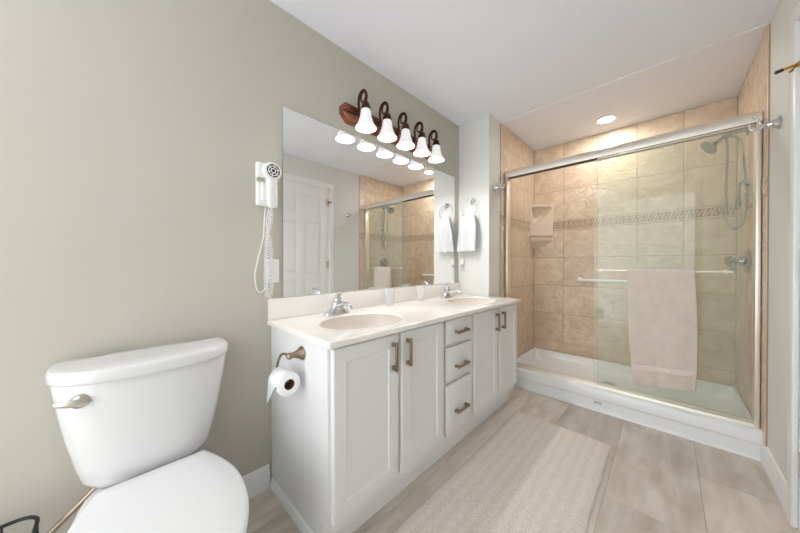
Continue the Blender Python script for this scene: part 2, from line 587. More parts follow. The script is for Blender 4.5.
obj('door_knob', kn, M['nickel'], door)

# ================================================================== VANITY
CX, CY0, CY1 = 0.54, 0.545, 2.278
van = thing('vanity_cabinet', (0.27, 1.41, 0), 'long white painted double vanity cabinet under the pale marble counter', 'cabinet')
cb = MB()
cb.box((0.002, CY0, 0.10), (CX, CY0 + 0.018, 0.814), 0.0015, 1)
cb.box((0.002, CY1 - 0.018, 0.10), (CX, CY1, 0.814), 0.0015, 1)
cb.box((0.002, CY0 + 0.018, 0.10), (0.008, CY1 - 0.018, 0.814))
cb.box((CX - 0.02, CY0 + 0.018, 0.10), (CX, CY1 - 0.018, 0.814))
cb.box((0.008, CY0 + 0.018, 0.10), (CX - 0.02, CY1 - 0.018, 0.118))
cb.box((0.002, CY0, 0.0), (0.494, CY1, 0.10))
cb.box((0.494, CY0, 0.0), (CX, CY0 + 0.02, 0.10))
cb.box((CX - 0.05, CY0 - 0.004, 0.0), (CX, CY0, 0.814), 0.0015, 1)        # face frame edge on the end panel
obj('cabinet_body', cb, M['cab'], van)
obj('toe_board', MB().box((0.494, CY0 + 0.02, 0.0), (0.503, CY1, 0.085), 0.002, 1), M['trim'], van)
eb = MB().prism([(CY0 - 0.012, 0), (CY0 - 0.0005, 0), (CY0 - 0.0005, 0.045), (CY0 - 0.006, 0.042), (CY0 - 0.011, 0.03)], 'x', 0.016, 0.488)
obj('base_moulding', eb, M['trim'], van)

def panel_front(mb, ya, yb, za, zb, x0, x1, frame):
    """slab with softened edges; framed fronts carry a recessed flat panel"""
    if not frame:
        mb.box((x0, ya, za), (x1, yb, zb), 0.004, 2)
        return
    def ring(i, x):
        return [(x, ya + i, za + i), (x, yb - i, za + i), (x, yb - i, zb - i), (x, ya + i, zb - i)]
    rings = [ring(0, x0), ring(0, x1 - 0.004), ring(0.004, x1), ring(0.058, x1), ring(0.062, x1 - 0.005),
             ring(0.072, x1 - 0.006)]
    mb.loft(rings, True, True, True)

def pull(mb, c, vertical, x, half=0.052):
    d = (0, 0, 1) if vertical else (0, 1, 0)
    for s in (-1, 1):
        p = [c[0] + d[1] * 0, c[1] + d[1] * half * s, c[2] + d[2] * half * s]
        mb.box((x + 0.0002, p[1] - 0.0095, p[2] - 0.0095), (x + 0.005, p[1] + 0.0095, p[2] + 0.0095), 0.0015, 1)
        mb.box((x + 0.003, p[1] - 0.0075, p[2] - 0.0075), (x + 0.028, p[1] + 0.0075, p[2] + 0.0075), 0.001, 1)
    e = half + 0.012
    mb.box((x + 0.020, c[1] - (d[1] * e or 0.0075), c[2] - (d[2] * e or 0.0075)),
           (x + 0.030, c[1] + (d[1] * e or 0.0075), c[2] + (d[2] * e or 0.0075)), 0.002, 1)

XF0, XF1 = CX + 0.0006, 0.560
for (ya, yb, hy) in ((0.554, 0.895, 0.858), (0.917, 1.252, 0.952), (1.589, 1.922, 1.888), (1.953, 2.270, 1.990)):
    m = MB()
    panel_front(m, ya, yb, 0.150, 0.802, XF0, XF1, True)
    d = obj('door', m, M['cab'], van)
    p = MB()
    pull(p, (0, hy, 0.708), True, XF1)
    obj('handle', p, M['antique'], d, label='antique bronze square bar pull')
for (za, zb, hz) in ((0.668, 0.802, 0.728), (0.455, 0.645, 0.530), (0.150, 0.436, 0.272)):
    m = MB()
    panel_front(m, 1.280, 1.553, za, zb, XF0, XF1, False)
    d = obj('drawer', m, M['cab'], van)
    p = MB()
    pull(p, (0, 1.418, hz), False, XF1)
    obj('handle', p, M['antique'], d, label='antique bronze square bar pull')

# ---------------- countertop with two moulded basins
ZC, ZCB, CXF = 0.838, 0.8146, 0.583
SINKS = [(0.335, 0.865), (0.335, 1.945)]
AX, AY = 0.172, 0.218
top = thing('worktop', (0.29, 1.41, ZCB), 'pale pinkish cultured marble vanity top with two oval basins and a backsplash', 'countertop')
ct = MB()
NN = 64
def ell(cx, cy, s, z, n=NN):
    return [(cx + AX * s * math.cos(2 * math.pi * i / n), cy + AY * s * math.sin(2 * math.pi * i / n), z) for i in range(n)]
def rect_ring(cx, cy, x0, x1, ya, yb, z, n=NN):
    pts = []
    for i in range(n):
        a = 2 * math.pi * i / n
        dx, dy = AX * math.cos(a), AY * math.sin(a)
        ts = []
        if dx > 1e-9: ts.append((x1 - cx) / dx)
        if dx < -1e-9: ts.append((x0 - cx) / dx)
        if dy > 1e-9: ts.append((yb - cy) / dy)
        if dy < -1e-9: ts.append((ya - cy) / dy)
        t = min(ts)
        pts.append([cx + dx * t, cy + dy * t, z])
    for (qx, qy) in ((x0, ya), (x0, yb), (x1, ya), (x1, yb)):   # snap nearest samples onto the corners
        k = min(range(n), key=lambda i: (pts[i][0] - qx) ** 2 + (pts[i][1] - qy) ** 2)
        pts[k][0], pts[k][1] = qx, qy
    return pts
X0, XE, Y0, Y1, YM = 0.002, CXF - 0.004, 0.527 + 0.004, 2.286, 1.405
for (cx, cy), (ya, yb) in zip(SINKS, ((Y0, YM), (YM, Y1))):
    ct.loft([rect_ring(cx, cy, X0, XE, ya, yb, ZC), ell(cx, cy, 1.08, ZC), ell(cx, cy, 1.035, ZC - 0.0015), ell(cx, cy, 1.0, ZC - 0.006)], True, False, False)
# edge: eased top edge, face and underside strip
def orect(i, z):
    return [(X0, 0.527 + i, z), (CXF - i, 0.527 + i, z), (CXF - i, Y1, z), (X0, Y1, z)]
ct.loft([orect(0.004, ZC), orect(0.001, ZC - 0.0015), orect(0.0, ZC - 0.005), orect(0.0, ZCB), orect(0.055, ZCB)], True, False, False)
bmesh.ops.remove_doubles(ct.bm, verts=ct.bm.verts, dist=1e-5)
bmesh.ops.recalc_face_normals(ct.bm, faces=ct.bm.faces)
obj('countertop', ct, M['marble'], top)
obj('backsplash', MB().box((0.002, 0.527, ZC + 0.0003), (0.021, Y1, 0.944), 0.004, 2), M['marble'], top)
for (cx, cy) in SINKS:
    b = MB()
    rings = []
    for k in range(13):
        t = k / 12
        s = math.cos(t * math.pi / 2) ** 0.55 if k < 12 else 0.09
        rings.append(ell(cx - 0.02 * t, cy, max(s, 0.09), ZC - 0.006 - 0.125 * math.sin(t * math.pi / 2) ** 1.1))
    b.loft(rings, True, False, True)
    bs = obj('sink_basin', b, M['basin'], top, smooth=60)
    dr = MB()
    dr.lathe([(0.0, 0.0), (0.024, 0.0), (0.024, 0.003), (0.018, 0.004), (0.016, 0.009), (0.0, 0.012)], (cx - 0.02, cy, ZC - 0.131), n=20)
    obj('drain', dr, M['chrome'], bs)

# ---------------- faucets
fx, fy = 0.105, 0.865
fa = thing('faucet', (fx, fy, ZC), 'chrome single-lever faucet at the near basin, closer to the toilet', 'faucet')
fb = MB()
def oval(cx, cy, rx, ry, z, n=28, e=2.6):
    o = []
    for i in range(n):
        a = 2 * math.pi * i / n
        c, s = math.cos(a), math.sin(a)
        o.append((cx + rx * math.copysign(abs(c) ** (2 / e), c), cy + ry * math.copysign(abs(s) ** (2 / e), s), z))
    return o
fb.loft([oval(fx, fy, 0.030, 0.078, ZC + 0.0004), oval(fx, fy, 0.030, 0.078, ZC + 0.007), oval(fx, fy, 0.026, 0.070, ZC + 0.016),
         oval(fx, fy, 0.024, 0.048, ZC + 0.028), oval(fx + 0.002, fy, 0.023, 0.031, ZC + 0.045), oval(fx + 0.004, fy, 0.022, 0.026, ZC + 0.066), oval(fx + 0.004, fy, 0.018, 0.02, ZC + 0.076), oval(fx + 0.004, fy, 0.008, 0.008, ZC + 0.080)])
obj('faucet_body', fb, M['chrome'], fa, smooth=60)
sp = MB()
def sect(p, d, rw, rh, n=16):
    d = Vector(d).normalized()
    side = Vector((0, 1, 0))
    up = d.cross(side)
    return [Vector(p) + side * rw * math.cos(2 * math.pi * i / n) + up * rh * math.sin(2 * math.pi * i / n) for i in range(n)]
sp.loft([sect((fx + 0.004, fy, ZC + 0.040), (1, 0, .5), 0.020, 0.018), sect((fx + 0.035, fy, ZC + 0.056), (1, 0, .35), 0.017, 0.014),
         sect((fx + 0.075, fy, ZC + 0.066), (1, 0, .05), 0.015, 0.011), sect((fx + 0.108, fy, ZC + 0.062), (1, 0, -.3), 0.014, 0.010),
         sect((fx + 0.125, fy, ZC + 0.051), (1, 0, -1.2), 0.012, 0.009), sect((fx + 0.129, fy, ZC + 0.040), (0.1, 0, -1), 0.011, 0.009)])
obj('spout', sp, M['chrome'], fa, smooth=60)
lv = MB()
lv.sphere((fx + 0.004, fy, ZC + 0.082), 0.023, (1, 1, 0.72), 18)
lv.loft([sect((fx + 0.000, fy, ZC + 0.088), (.6, 0, 1), 0.017, 0.014), sect((fx + 0.012, fy, ZC + 0.106), (1, 0, .9), 0.016, 0.012),
         sect((fx + 0.036, fy, ZC + 0.121), (1, 0, .45), 0.015, 0.009), sect((fx + 0.064, fy, ZC + 0.128), (1, 0, .1), 0.011, 0.005), sect((fx + 0.072, fy, ZC + 0.128), (1, 0, 0), 0.006, 0.003)])
obj('lever', lv, M['chrome'], fa, smooth=60)
pr = MB()
pr.tube([(fx - 0.026, fy, ZC + 0.012), (fx - 0.028, fy, ZC + 0.062)], 0.0025, 8)
pr.sphere((fx - 0.028, fy, ZC + 0.066), 0.006, n=12)
obj('pop_up_rod', pr, M['chrome'], fa)
fa2 = copy_tree(fa)
fa2.location.y = 1.945
tag(fa2, 'chrome single-lever faucet at the far basin, closer to the shower', 'faucet')
for o_ in (fa, fa2): o_['group'] = 'basin faucets'

# ---------------- tumblers
def tumbler(y, x, label):
    g = MB()
    n = 32
    g.lathe([(0.0, 0.0), (0.026, 0.0), (0.030, 0.004), (0.037, 0.115), (0.0358, 0.116), (0.0345, 0.114), (0.028, 0.012), (0.0, 0.010)],
            (x, y, ZC + 0.0006), n=n, ripple=lambda k, a: 0.0)
    t = obj('tumbler', g, M['tumbler'], loc=(x, y, ZC + 0.0006))
    return tag(t, label, 'cup', 'tumblers on the vanity top')
tumbler(1.290, 0.085, 'clear tumbler on the vanity top, nearer the toilet-side basin')
tumbler(1.618, 0.085, 'clear tumbler on the vanity top, right behind the shower-side basin')

# ---------------- mirror
mi = MB().box((0.0015, 0.605, 0.9465), (0.0065, 2.207, 1.933), 0, mi=1)
mi.loft([[(0.0066, 0.605, 0.9465), (0.0066, 2.207, 0.9465), (0.0066, 2.207, 1.933), (0.0066, 0.605, 1.933)],
         [(0.0069, 0.608, 0.9495), (0.0069, 2.204, 0.9495), (0.0069, 2.204, 1.930), (0.0069, 0.608, 1.930)]], True, False, True, 0)
mo = obj('wall_mirror', mi, [M['mirror'], M['mirroredge']], smooth=0)
tag(mo, 'large frameless rectangular mirror on the wall above the vanity top', 'mirror')

# ---------------- vanity light bar
LY = [1.065 + 0.178 * k for k in range(5)]
LX, LZ = 0.115, 1.943
vl = thing('vanity_light', (0, 1.40, 2.05), 'copper bronze five-light vanity bar with white bell shades above the mirror', 'light fixture')
bp_ = MB()
def octo(i, x):
    ya, yb, za, zb, c = 0.950 + i, 1.893 - i, 1.992 + i, 2.120 - i, 0.042
    return [(x, ya + c, za), (x, yb - c, za), (x, yb, za + c), (x, yb, zb - c), (x, yb - c, zb), (x, ya + c, zb), (x, ya, zb - c), (x, ya, za + c)]
bp_.loft([octo(0, 0.001), octo(0, 0.008), octo(0.006, 0.014), octo(0.014, 0.016), octo(0.018, 0.026), octo(0.026, 0.030)])
obj('backplate', bp_, M['copper'], vl, smooth=25)
for y in LY:
    ar = MB()
    pts = []
    ctrl = [(0.030, 2.065), (0.044, 2.068), (0.046, 2.10), (0.044, 2.135), (0.050, 2.166), (0.070, 2.186), (0.096, 2.186), (0.114, 2.168), (0.121, 2.142), (0.118, 2.118), (0.115, 2.104)]
    for k in range(len(ctrl) - 1):
        p0, p1, p2, p3 = ctrl[max(k - 1, 0)], ctrl[k], ctrl[k + 1], ctrl[min(k + 2, len(ctrl) - 1)]
        for t in (0, .25, .5, .75):
            f = lambda a, b, c, d: 0.5 * (2 * b + (c - a) * t + (2 * a - 5 * b + 4 * c - d) * t * t + (3 * b - a - 3 * c + d) * t ** 3)
            pts.append((f(*(q[0] for q in (p0, p1, p2, p3))), y, f(*(q[1] for q in (p0, p1, p2, p3)))))
    pts.append((0.115, y, 2.104))
    ar.tube(pts, 0.0078, 10)
    # scroll closing the loop
    sc = [(0.090 + 0.023 * math.cos(a), y, 2.147 + 0.031 * math.sin(a)) for a in [2 * math.pi * i / 24 for i in range(24)]]
    ar.tube(sc, 0.0056, 8, closed=True)
    ar.lathe([(0.014, 0), (0.018, 0.006), (0.010, 0.014)], (0.028, y, 2.065), (1, 0, 0), 16)
    a_ = obj('arm', ar, M['darkbronze'], vl, smooth=60)
    so = MB()
    so.lathe([(0.007, 0.050), (0.012, 0.046), (0.020, 0.040), (0.025, 0.028), (0.027, 0.018), (0.030, 0.012), (0.030, 0.0), (0.020, -0.006)][::-1], (LX, y, 2.060), n=24)
    obj('socket_cup', so, M['darkbronze'], a_, smooth=50)
    sh = MB()
    pf = [(0.026, 0.002), (0.029, -0.008), (0.032, -0.028), (0.036, -0.050), (0.043, -0.074), (0.053, -0.097), (0.064, -0.1145),
          (0.0625, -0.114), (0.051, -0.095), (0.041, -0.072), (0.034, -0.048), (0.030, -0.027), (0.026, -0.010)]
    sh.lathe(pf, (LX, y, 2.060), n=96, caps=False,
             ripple=lambda k, a: (0.0 if k in (0, 12) else 0.022 * (0.4 + 0.6 * (k in (4, 5, 6, 7, 8)))) * math.cos(24 * a))
    s_ = obj('lamp_shade', sh, M['shade'], vl, smooth=50, label='white frosted ribbed bell glass shade')
    bu = MB().sphere((LX, y, 2.004), 0.020, (1, 1, 1.25), 16)
    obj('bulb', bu, M['bulb'], s_, smooth=80)
    ld = bpy.data.lights.new('bulb_light', 'POINT')
    ld.energy = BULB_W
    ld.color = (1, 0.975, 0.945)
    ld.shadow_soft_size = 0.02
    lo = bpy.data.objects.new('bulb_light', ld)
    COL.objects.link(lo)
    lo.parent = vl
    lo.location = Vector((LX, y, LZ + 0.035)) - vl.location

# ================================================================== TOILET
TY = 0.09
to = thing('toilet', (0.40, TY, 0), 'white two-piece toilet with closed lid against the left wall', 'toilet')
tk = MB()
rings = []
for (z, hy, xf) in ((0.402, 0.115, 0.150), (0.405, 0.142, 0.176), (0.413, 0.160, 0.188), (0.432, 0.173, 0.196), (0.48, 0.185, 0.203), (0.58, 0.206, 0.212), (0.68, 0.222, 0.219), (0.755, 0.231, 0.223), (0.7595, 0.229, 0.221)):
    rings.append(selip(hy, 0.014, 0.085, xf, TY, z, 2.5, 5.5))
tk.loft(rings)
obj('tank', tk, M['porc'], to, smooth=60)
tl = MB()
rings = []
for (z, i) in ((0.7597, 0.008), (0.761, 0.002), (0.765, 0.0), (0.787, 0.0), (0.7945, 0.002), (0.799, 0.007), (0.8015, 0.018), (0.803, 0.05), (0.8035, 0.08)):
    rings.append(selip(0.238 - i, 0.006 + min(i, .05), 0.088, 0.238 - i, TY, z, 2.5, 6))
tl.loft(rings)
obj('tank_lid', tl, M['porc'], to, smooth=60)
fl_ = MB()
FY, FZ = TY - 0.165, 0.712
fl_.lathe([(0.0, 0.0), (0.019, 0.0), (0.021, 0.004), (0.018, 0.010), (0.011, 0.013), (0.009, 0.022)], (0.194, FY, FZ), (1, -0.22, 0), 22)
# lever arm: flat paddle along -y
lp = []
for (dx, dy, dz, rw, rh) in ((0.016, 0.018, -0.002, 0.004, 0.010), (0.020, 0.0, 0.0, 0.007, 0.0125), (0.020, -0.018, 0.003, 0.006, 0.0105), (0.016, -0.034, 0.005, 0.005, 0.0085), (0.010, -0.046, 0.006, 0.004, 0.0065), (0.006, -0.052, 0.006, 0.002, 0.004)):
    c = Vector((0.194 + dx, FY + dy, FZ + dz))
    lp.append([c + Vector((1, 0, 0)) * rw * math.cos(2 * math.pi * i / 16) + Vector((0, 0, 1)) * rh * math.sin(2 * math.pi * i / 16) for i in range(16)])
fl_.loft(lp)
obj('flush_lever', fl_, M['nickel'], to, smooth=60, label='nickel flush lever')
bo = MB()
def egg(hy, xb, xf, z, xm=0.40):
    return selip(hy, xb, xm, xf, TY, z, 2.05, 3.4)
rings = [egg(0.112, 0.14, 0.64, 0.0, 0.36), egg(0.112, 0.14, 0.64, 0.02, 0.36), egg(0.100, 0.15, 0.61, 0.06, 0.36), egg(0.098, 0.15, 0.60, 0.14, 0.37),
         egg(0.108, 0.14, 0.63, 0.20, 0.38), egg(0.140, 0.12, 0.685, 0.27, 0.39), egg(0.170, 0.10, 0.722, 0.33, 0.41), egg(0.180, 0.08, 0.738, 0.37, 0.42), egg(0.183, 0.08, 0.742, 0.392, 0.42), egg(0.176, 0.086, 0.735, 0.400, 0.42)]
bo.loft(rings)
bo.box((0.02, TY - 0.10, 0.33), (0.21, TY + 0.10, 0.4015), 0.012, 2)
obj('bowl', bo, M['porc'], to, smooth=60)
def lidring(hy, hb, xb, xf, z, xm=0.43, n=28):
    pts = []
    for i in range(n + 1):                       # bowed front, from +y round to -y
        a = math.pi * i / n
        pts.append((xm + (xf - xm) * math.sin(a) ** (2 / 2.1), TY + hy * math.copysign(abs(math.cos(a)) ** (2 / 2.1), math.cos(a)), z))
    m = 8
    back = []
    for i in range(1, m + 1):                    # flank running in to the hinge corner
        t = i / m
        back.append((xm + (xb + 0.012 - xm) * t, hy - (hy - hb) * t ** 1.8))
    for a in (30, 60): back.append((xb + 0.012 * (1 - math.sin(R(a))), hb - 0.012 * (1 - math.cos(R(a)))))
    back.append((xb, hb - 0.014))
    for (x, y) in back: pts.append((x, TY - y, z))
    for (x, y) in back[::-1]: pts.append((x, TY + y, z))
    return pts
se = MB()
se.loft([lidring(0.183, 0.135, 0.218, 0.744, 0.4005), lidring(0.188, 0.138, 0.214, 0.749, 0.404), lidring(0.188, 0.138, 0.214, 0.749, 0.414), lidring(0.185, 0.136, 0.217, 0.746, 0.418)])
obj('seat', se, M['seatp'], to, smooth=60)
ld_ = MB()
ld_.loft([lidring(0.186, 0.137, 0.217, 0.748, 0.4185), lidring(0.192, 0.140, 0.213, 0.754, 0.4215), lidring(0.192, 0.140, 0.213, 0.754, 0.429), lidring(0.188, 0.138, 0.216, 0.750, 0.434), lidring(0.178, 0.130, 0.225, 0.738, 0.4375), lidring(0.13, 0.10, 0.26, 0.66, 0.441), lidring(0.06, 0.05, 0.33, 0.56, 0.443)])
obj('seat_lid', ld_, M['seatp'], to, smooth=60)
sup = MB()
def spline(ctrl, m=8):
    ctrl = [Vector(c) for c in ctrl]
    out = []
    for k in range(len(ctrl) - 1):
        p0, p1, p2, p3 = ctrl[max(k - 1, 0)], ctrl[k], ctrl[k + 1], ctrl[min(k + 2, len(ctrl) - 1)]
        for j in range(m):
            t = j / m
            out.append(0.5 * (2 * p1 + (p2 - p0) * t + (2 * p0 - 5 * p1 + 4 * p2 - p3) * t * t + (3 * p1 - p0 - 3 * p2 + p3) * t ** 3))
    out.append(ctrl[-1])
    return out
sup.tube(spline([(0.100, TY - 0.126, 0.4060), (0.100, TY - 0.140, 0.385), (0.100, TY - 0.180, 0.348), (0.100, TY - 0.218, 0.314), (0.097, TY - 0.240, 0.288), (0.092, TY - 0.228, 0.266), (0.083, TY - 0.185, 0.240), (0.072, TY - 0.150, 0.210), (0.062, TY - 0.145, 0.180)]), 0.0085, 10)
sup.lathe([(0.012, 0), (0.013, 0.008), (0.011, 0.020), (0.008, 0.024)], (0.100, TY - 0.124, 0.4058), (0, -0.35, -1), 14)
obj('supply_hose', sup, M['satinbronze'], to, smooth=60, label='bronze supply hose')
va = MB()
va.lathe([(0.028, 0.0), (0.028, 0.004), (0.010, 0.008), (0.010, 0.050)], (0.0008, TY - 0.145, 0.165), (1, 0, 0), 18)
va.lathe([(0.013, -0.02), (0.013, 0.02), (0.009, 0.028)], (0.062, TY - 0.145, 0.165), (0, 0, 1), 16)
va.sphere((0.096, TY - 0.145, 0.165), 0.016, (0.5, 1.3, 0.9), 14)
va.tube([(0.07, TY - 0.145, 0.165), (0.092, TY - 0.145, 0.165)], 0.006, 8)
obj('shutoff_valve', va, M['satinbronze'], to, smooth=60)

# ---------------- black wire stand at the lower left
ws = MB()
bx0, bx1, by0, by1, bz = 0.05, 0.225, -0.42, -0.165, 0.352
def rr_ring(z, i=0.0, rad=0.045):
    pts = []
    for (cx, cy, a0) in ((bx1 - i - rad, by1 - i - rad, 0), (bx0 + i + rad, by1 - i - rad, 90), (bx0 + i + rad, by0 + i + rad, 180), (bx1 - i - rad, by0 + i + rad, 270)):
        for k in range(6):
            a = R(a0 + k * 18)
            pts.append((cx + rad * math.cos(a), cy + rad * math.sin(a), z))
    return pts
ws.tube(rr_ring(bz), 0.005, 8, closed=True)
obj_ws = thing('wire_basket', ((bx0 + bx1) / 2, (by0 + by1) / 2, 0), 'black wire basket on the floor beside the toilet at the left edge', 'basket')
obj('rim', ws, M['blackwire'], obj_ws, smooth=60)
wv = MB()
for z in (0.012, 0.15, 0.28): wv.tube(rr_ring(z, 0.0), 0.003, 6, closed=True)
for k in range(4):
    t = 0.27 + 0.46 * k / 3
    for x in (bx0, bx1): wv.tube([(x, by0 + t * (by1 - by0), 0.012), (x, by0 + t * (by1 - by0), bz)], 0.0028, 6)
    for y in (by0, by1): wv.tube([(bx0 + t * (bx1 - bx0), y, 0.012), (bx0 + t * (bx1 - bx0), y, bz)], 0.0028, 6)
    wv.tube([(bx0 + t * (bx1 - bx0), by0, 0.012), (bx0 + t * (bx1 - bx0), by1, 0.012)], 0.0028, 6)
obj('wire_grid', wv, M['blackwire'], obj_ws, smooth=60)
for (x, y) in ((bx0 + .02, by0 + .02), (bx1 - .02, by0 + .02), (bx0 + .02, by1 - .02), (bx1 - .02, by1 - .02)):
    obj('foot', MB().lathe([(0.007, 0), (0.007, 0.012)], (x, y, 0), n=10), M['blackwire'], obj_ws)

# ================================================================== WALL THINGS
# hair dryer in its wall holder
hd = thing('hair_dryer', (0, 0.525, 1.50), 'white wall-mounted hair dryer with coiled cord left of the mirror', 'hair dryer')
hb = MB()
hb.box((0.001, 0.470, 1.400), (0.030, 0.572, 1.612), 0.012, 3)
hb.box((0.028, 0.488, 1.425), (0.042, 0.556, 1.54), 0.010, 3)
wb = obj('wall_holder', hb, M['plastic'], hd)
for y in (0.482, 0.556):
    obj('clip', MB().box((0.028, y - 0.014, 1.512), (0.056, y + 0.014, 1.530), 0.004, 2), M['nickel'], wb)
hh = MB()
HC = (0.052, 0.525, 1.562)
hh.lathe([(0.030, -0.020), (0.040, -0.012), (0.043, 0.006), (0.043, 0.024), (0.040, 0.032), (0.034, 0.034)], HC, (1, 0, 0), 32)
rings = []
for (z, ry, rx, xc) in ((1.552, 0.026, 0.020, 0.064), (1.50, 0.024, 0.019, 0.064), (1.46, 0.022, 0.018, 0.063), (1.42, 0.020, 0.017, 0.061), (1.400, 0.017, 0.014, 0.060), (1.388, 0.009, 0.008, 0.060)):
    rings.append(oval(xc, 0.525, rx, ry, z, 20))
hh.loft(rings)
hbod = obj('dryer_body', hh, M['plastic'], hd, smooth=60)
gr = MB()
gr.lathe([(0.0, 0.0), (0.034, 0.0), (0.034, 0.0015), (0.0, 0.002)], (HC[0] + 0.0338, HC[1], HC[2]), (1, 0, 0), 28)
obj('intake_grille', gr, M['grille'], hbod, label='dark round intake grille')
gs = MB()
xg = HC[0] + 0.0362
for rr_ in (0.010, 0.022, 0.033):
    gs.tube([(xg, HC[1] + rr_ * math.cos(2 * math.pi * i / 24), HC[2] + rr_ * math.sin(2 * math.pi * i / 24)) for i in range(24)], 0.0022, 6, closed=True)
for k in range(6):
    a = math.pi * 2 * k / 6 + 0.3
    gs.tube([(xg, HC[1] + 0.010 * math.cos(a), HC[2] + 0.010 * math.sin(a)), (xg, HC[1] + 0.033 * math.cos(a), HC[2] + 0.033 * math.sin(a))], 0.0018, 6)
obj('grille_ring', gs, M['plastic'], hbod)
sw = MB().box((0.079, 0.518, 1.478), (0.085, 0.532, 1.500), 0.002, 2)
obj('switch', sw, M['trim'], hbod)
cd = MB()
def coil(path, r, wire, pitch):
    P = spline(path, 24)
    L = [0.0]
    for a, b in zip(P, P[1:]): L.append(L[-1] + (b - a).length)
    n = int(L[-1] / pitch * 10)
    out = []
    k = 0
    u = Vector((1, 0, 0))
    for i in range(n + 1):
        s = L[-1] * i / n
        while k < len(P) - 2 and L[k + 1] < s: k += 1
        t = (P[k + 1] - P[k]).normalized()
        p = P[k] + t * (s - L[k])
        u = (u - t * u.dot(t)).normalized()
        v = t.cross(u)
        a = 2 * math.pi * i / 10
        rad = r * min(1, i / 12, (n - i) / 12)
        out.append(p + (u * math.cos(a) + v * math.sin(a)) * rad)
    return out
cd.tube(coil([(0.060, 0.525, 1.386), (0.060, 0.522, 1.33), (0.058, 0.508, 1.25), (0.055, 0.503, 1.12), (0.052, 0.503, 1.02), (0.050, 0.508, 0.970), (0.050, 0.516, 0.956), (0.050, 0.524, 0.972), (0.048, 0.530, 1.02), (0.046, 0.530, 1.12), (0.044, 0.526, 1.22), (0.042, 0.520, 1.26)], 0.0088, 0.003, 0.0118), 0.0026, 5)
obj('coiled_cord', cd, M['plastic'], hd, smooth=80)
cd2 = MB()
cd2.tube(spline([(0.042, 0.520, 1.255), (0.034, 0.512, 1.31), (0.028, 0.520, 1.36), (0.018, 0.530, 1.400)]), 0.003, 6)
cd2.tube(spline([(0.016, 0.515, 1.402), (0.020, 0.508, 1.34), (0.024, 0.500, 1.24), (0.026, 0.475, 1.14), (0.024, 0.462, 1.06), (0.022, 0.475, 0.990), (0.020, 0.500, 0.985), (0.018, 0.525, 1.03), (0.016, 0.543, 1.10)]), 0.003, 6)
cd2.box((0.0075, 0.533, 1.092), (0.030, 0.557, 1.125), 0.004, 2)
obj('straight_cord', cd2, M['plastic'], hd, smooth=60)

def outlet(name, mtx, label, cat='outlet', group='wall outlets'):
    """local frame: x right along wall, y up, z out of the wall"""
    t = thing(name, mtx.translation, label, cat, group)
    a = MB().box((-0.036, -0.059, 0.0006), (0.036, 0.059, 0.006), 0.003, 2, mtx=mtx)
    obj('cover_plate', a, M['plastic'], t)
    b = MB()
    for s in (-1, 1):
        b.box((-0.017, s * 0.0195 - 0.0145, 0.0055), (0.017, s * 0.0195 + 0.0145, 0.0075), 0.003, 2, mtx=mtx)
    so = obj('socket', b, M['trim'], t)
    for s in (-1, 1):
        for q in (-0.006, 0.006):
            c = MB().box((q - 0.0012, s * 0.0195 - 0.004, 0.0072), (q + 0.0012, s * 0.0195 + 0.005, 0.0078), mtx=mtx)
            obj('slot', c, M['slot'], so)
    return t
mA = Matrix(((0, 0, 1, 0), (1, 0, 0, 0.550), (0, 1, 0, 1.083), (0, 0, 0, 1)))          # on the left wall (normal +x)
outlet('wall_outlet', mA, 'white outlet plate on the left wall behind the hanging dryer cord')
mB = Matrix(((1, 0, 0, 0.056), (0, 0, -1, YW), (0, 1, 0, 1.120), (0, 0, 0, 1)))        # on the wing wall (normal -y)
outlet('wall_outlet', mB, 'white outlet plate on the end wall below the hand towel')
pg = thing('plug_in_freshener', (0.056, YW - 0.0085, 1.14), 'small white plug-in air freshener in the outlet under the hand towel', 'air freshener')
a = MB().box((0.036, YW - 0.040, 1.118), (0.076, YW - 0.0085, 1.165), 0.010, 3)
obj('housing', a, M['plastic'], pg)
a = MB().lathe([(0.014, 0), (0.016, 0.010), (0.016, 0.026), (0.010, 0.034), (0.006, 0.036)], (0.056, YW - 0.026, 1.082), n=18)
obj('refill_bottle', a, M['crystal'], pg)

# towel ring + hand towel on the end wall
tr = thing('towel_ring', (0.150, YW, 1.70), 'chrome towel ring on the end wall over the vanity top', 'towel ring')
a = MB().lathe([(0.026, 0.0005), (0.027, 0.005), (0.020, 0.012), (0.013, 0.020), (0.010, 0.034), (0.013, 0.040), (0.014, 0.052), (0.008, 0.058)], (0.150, YW, 1.700), (0, -1, 0), 24)
obj('wall_post', a, M['chrome'], tr, smooth=50)
RX, RZ, RY, RRAD = 0.132, 1.632, YW - 0.046, 0.078
a = MB().tube([(RX + RRAD * math.sin(2 * math.pi * i / 48), RY, RZ + RRAD * math.cos(2 * math.pi * i / 48)) for i in range(48)], 0.0042, 10, closed=True)
obj('ring', a, M['chrome'], tr, smooth=80)

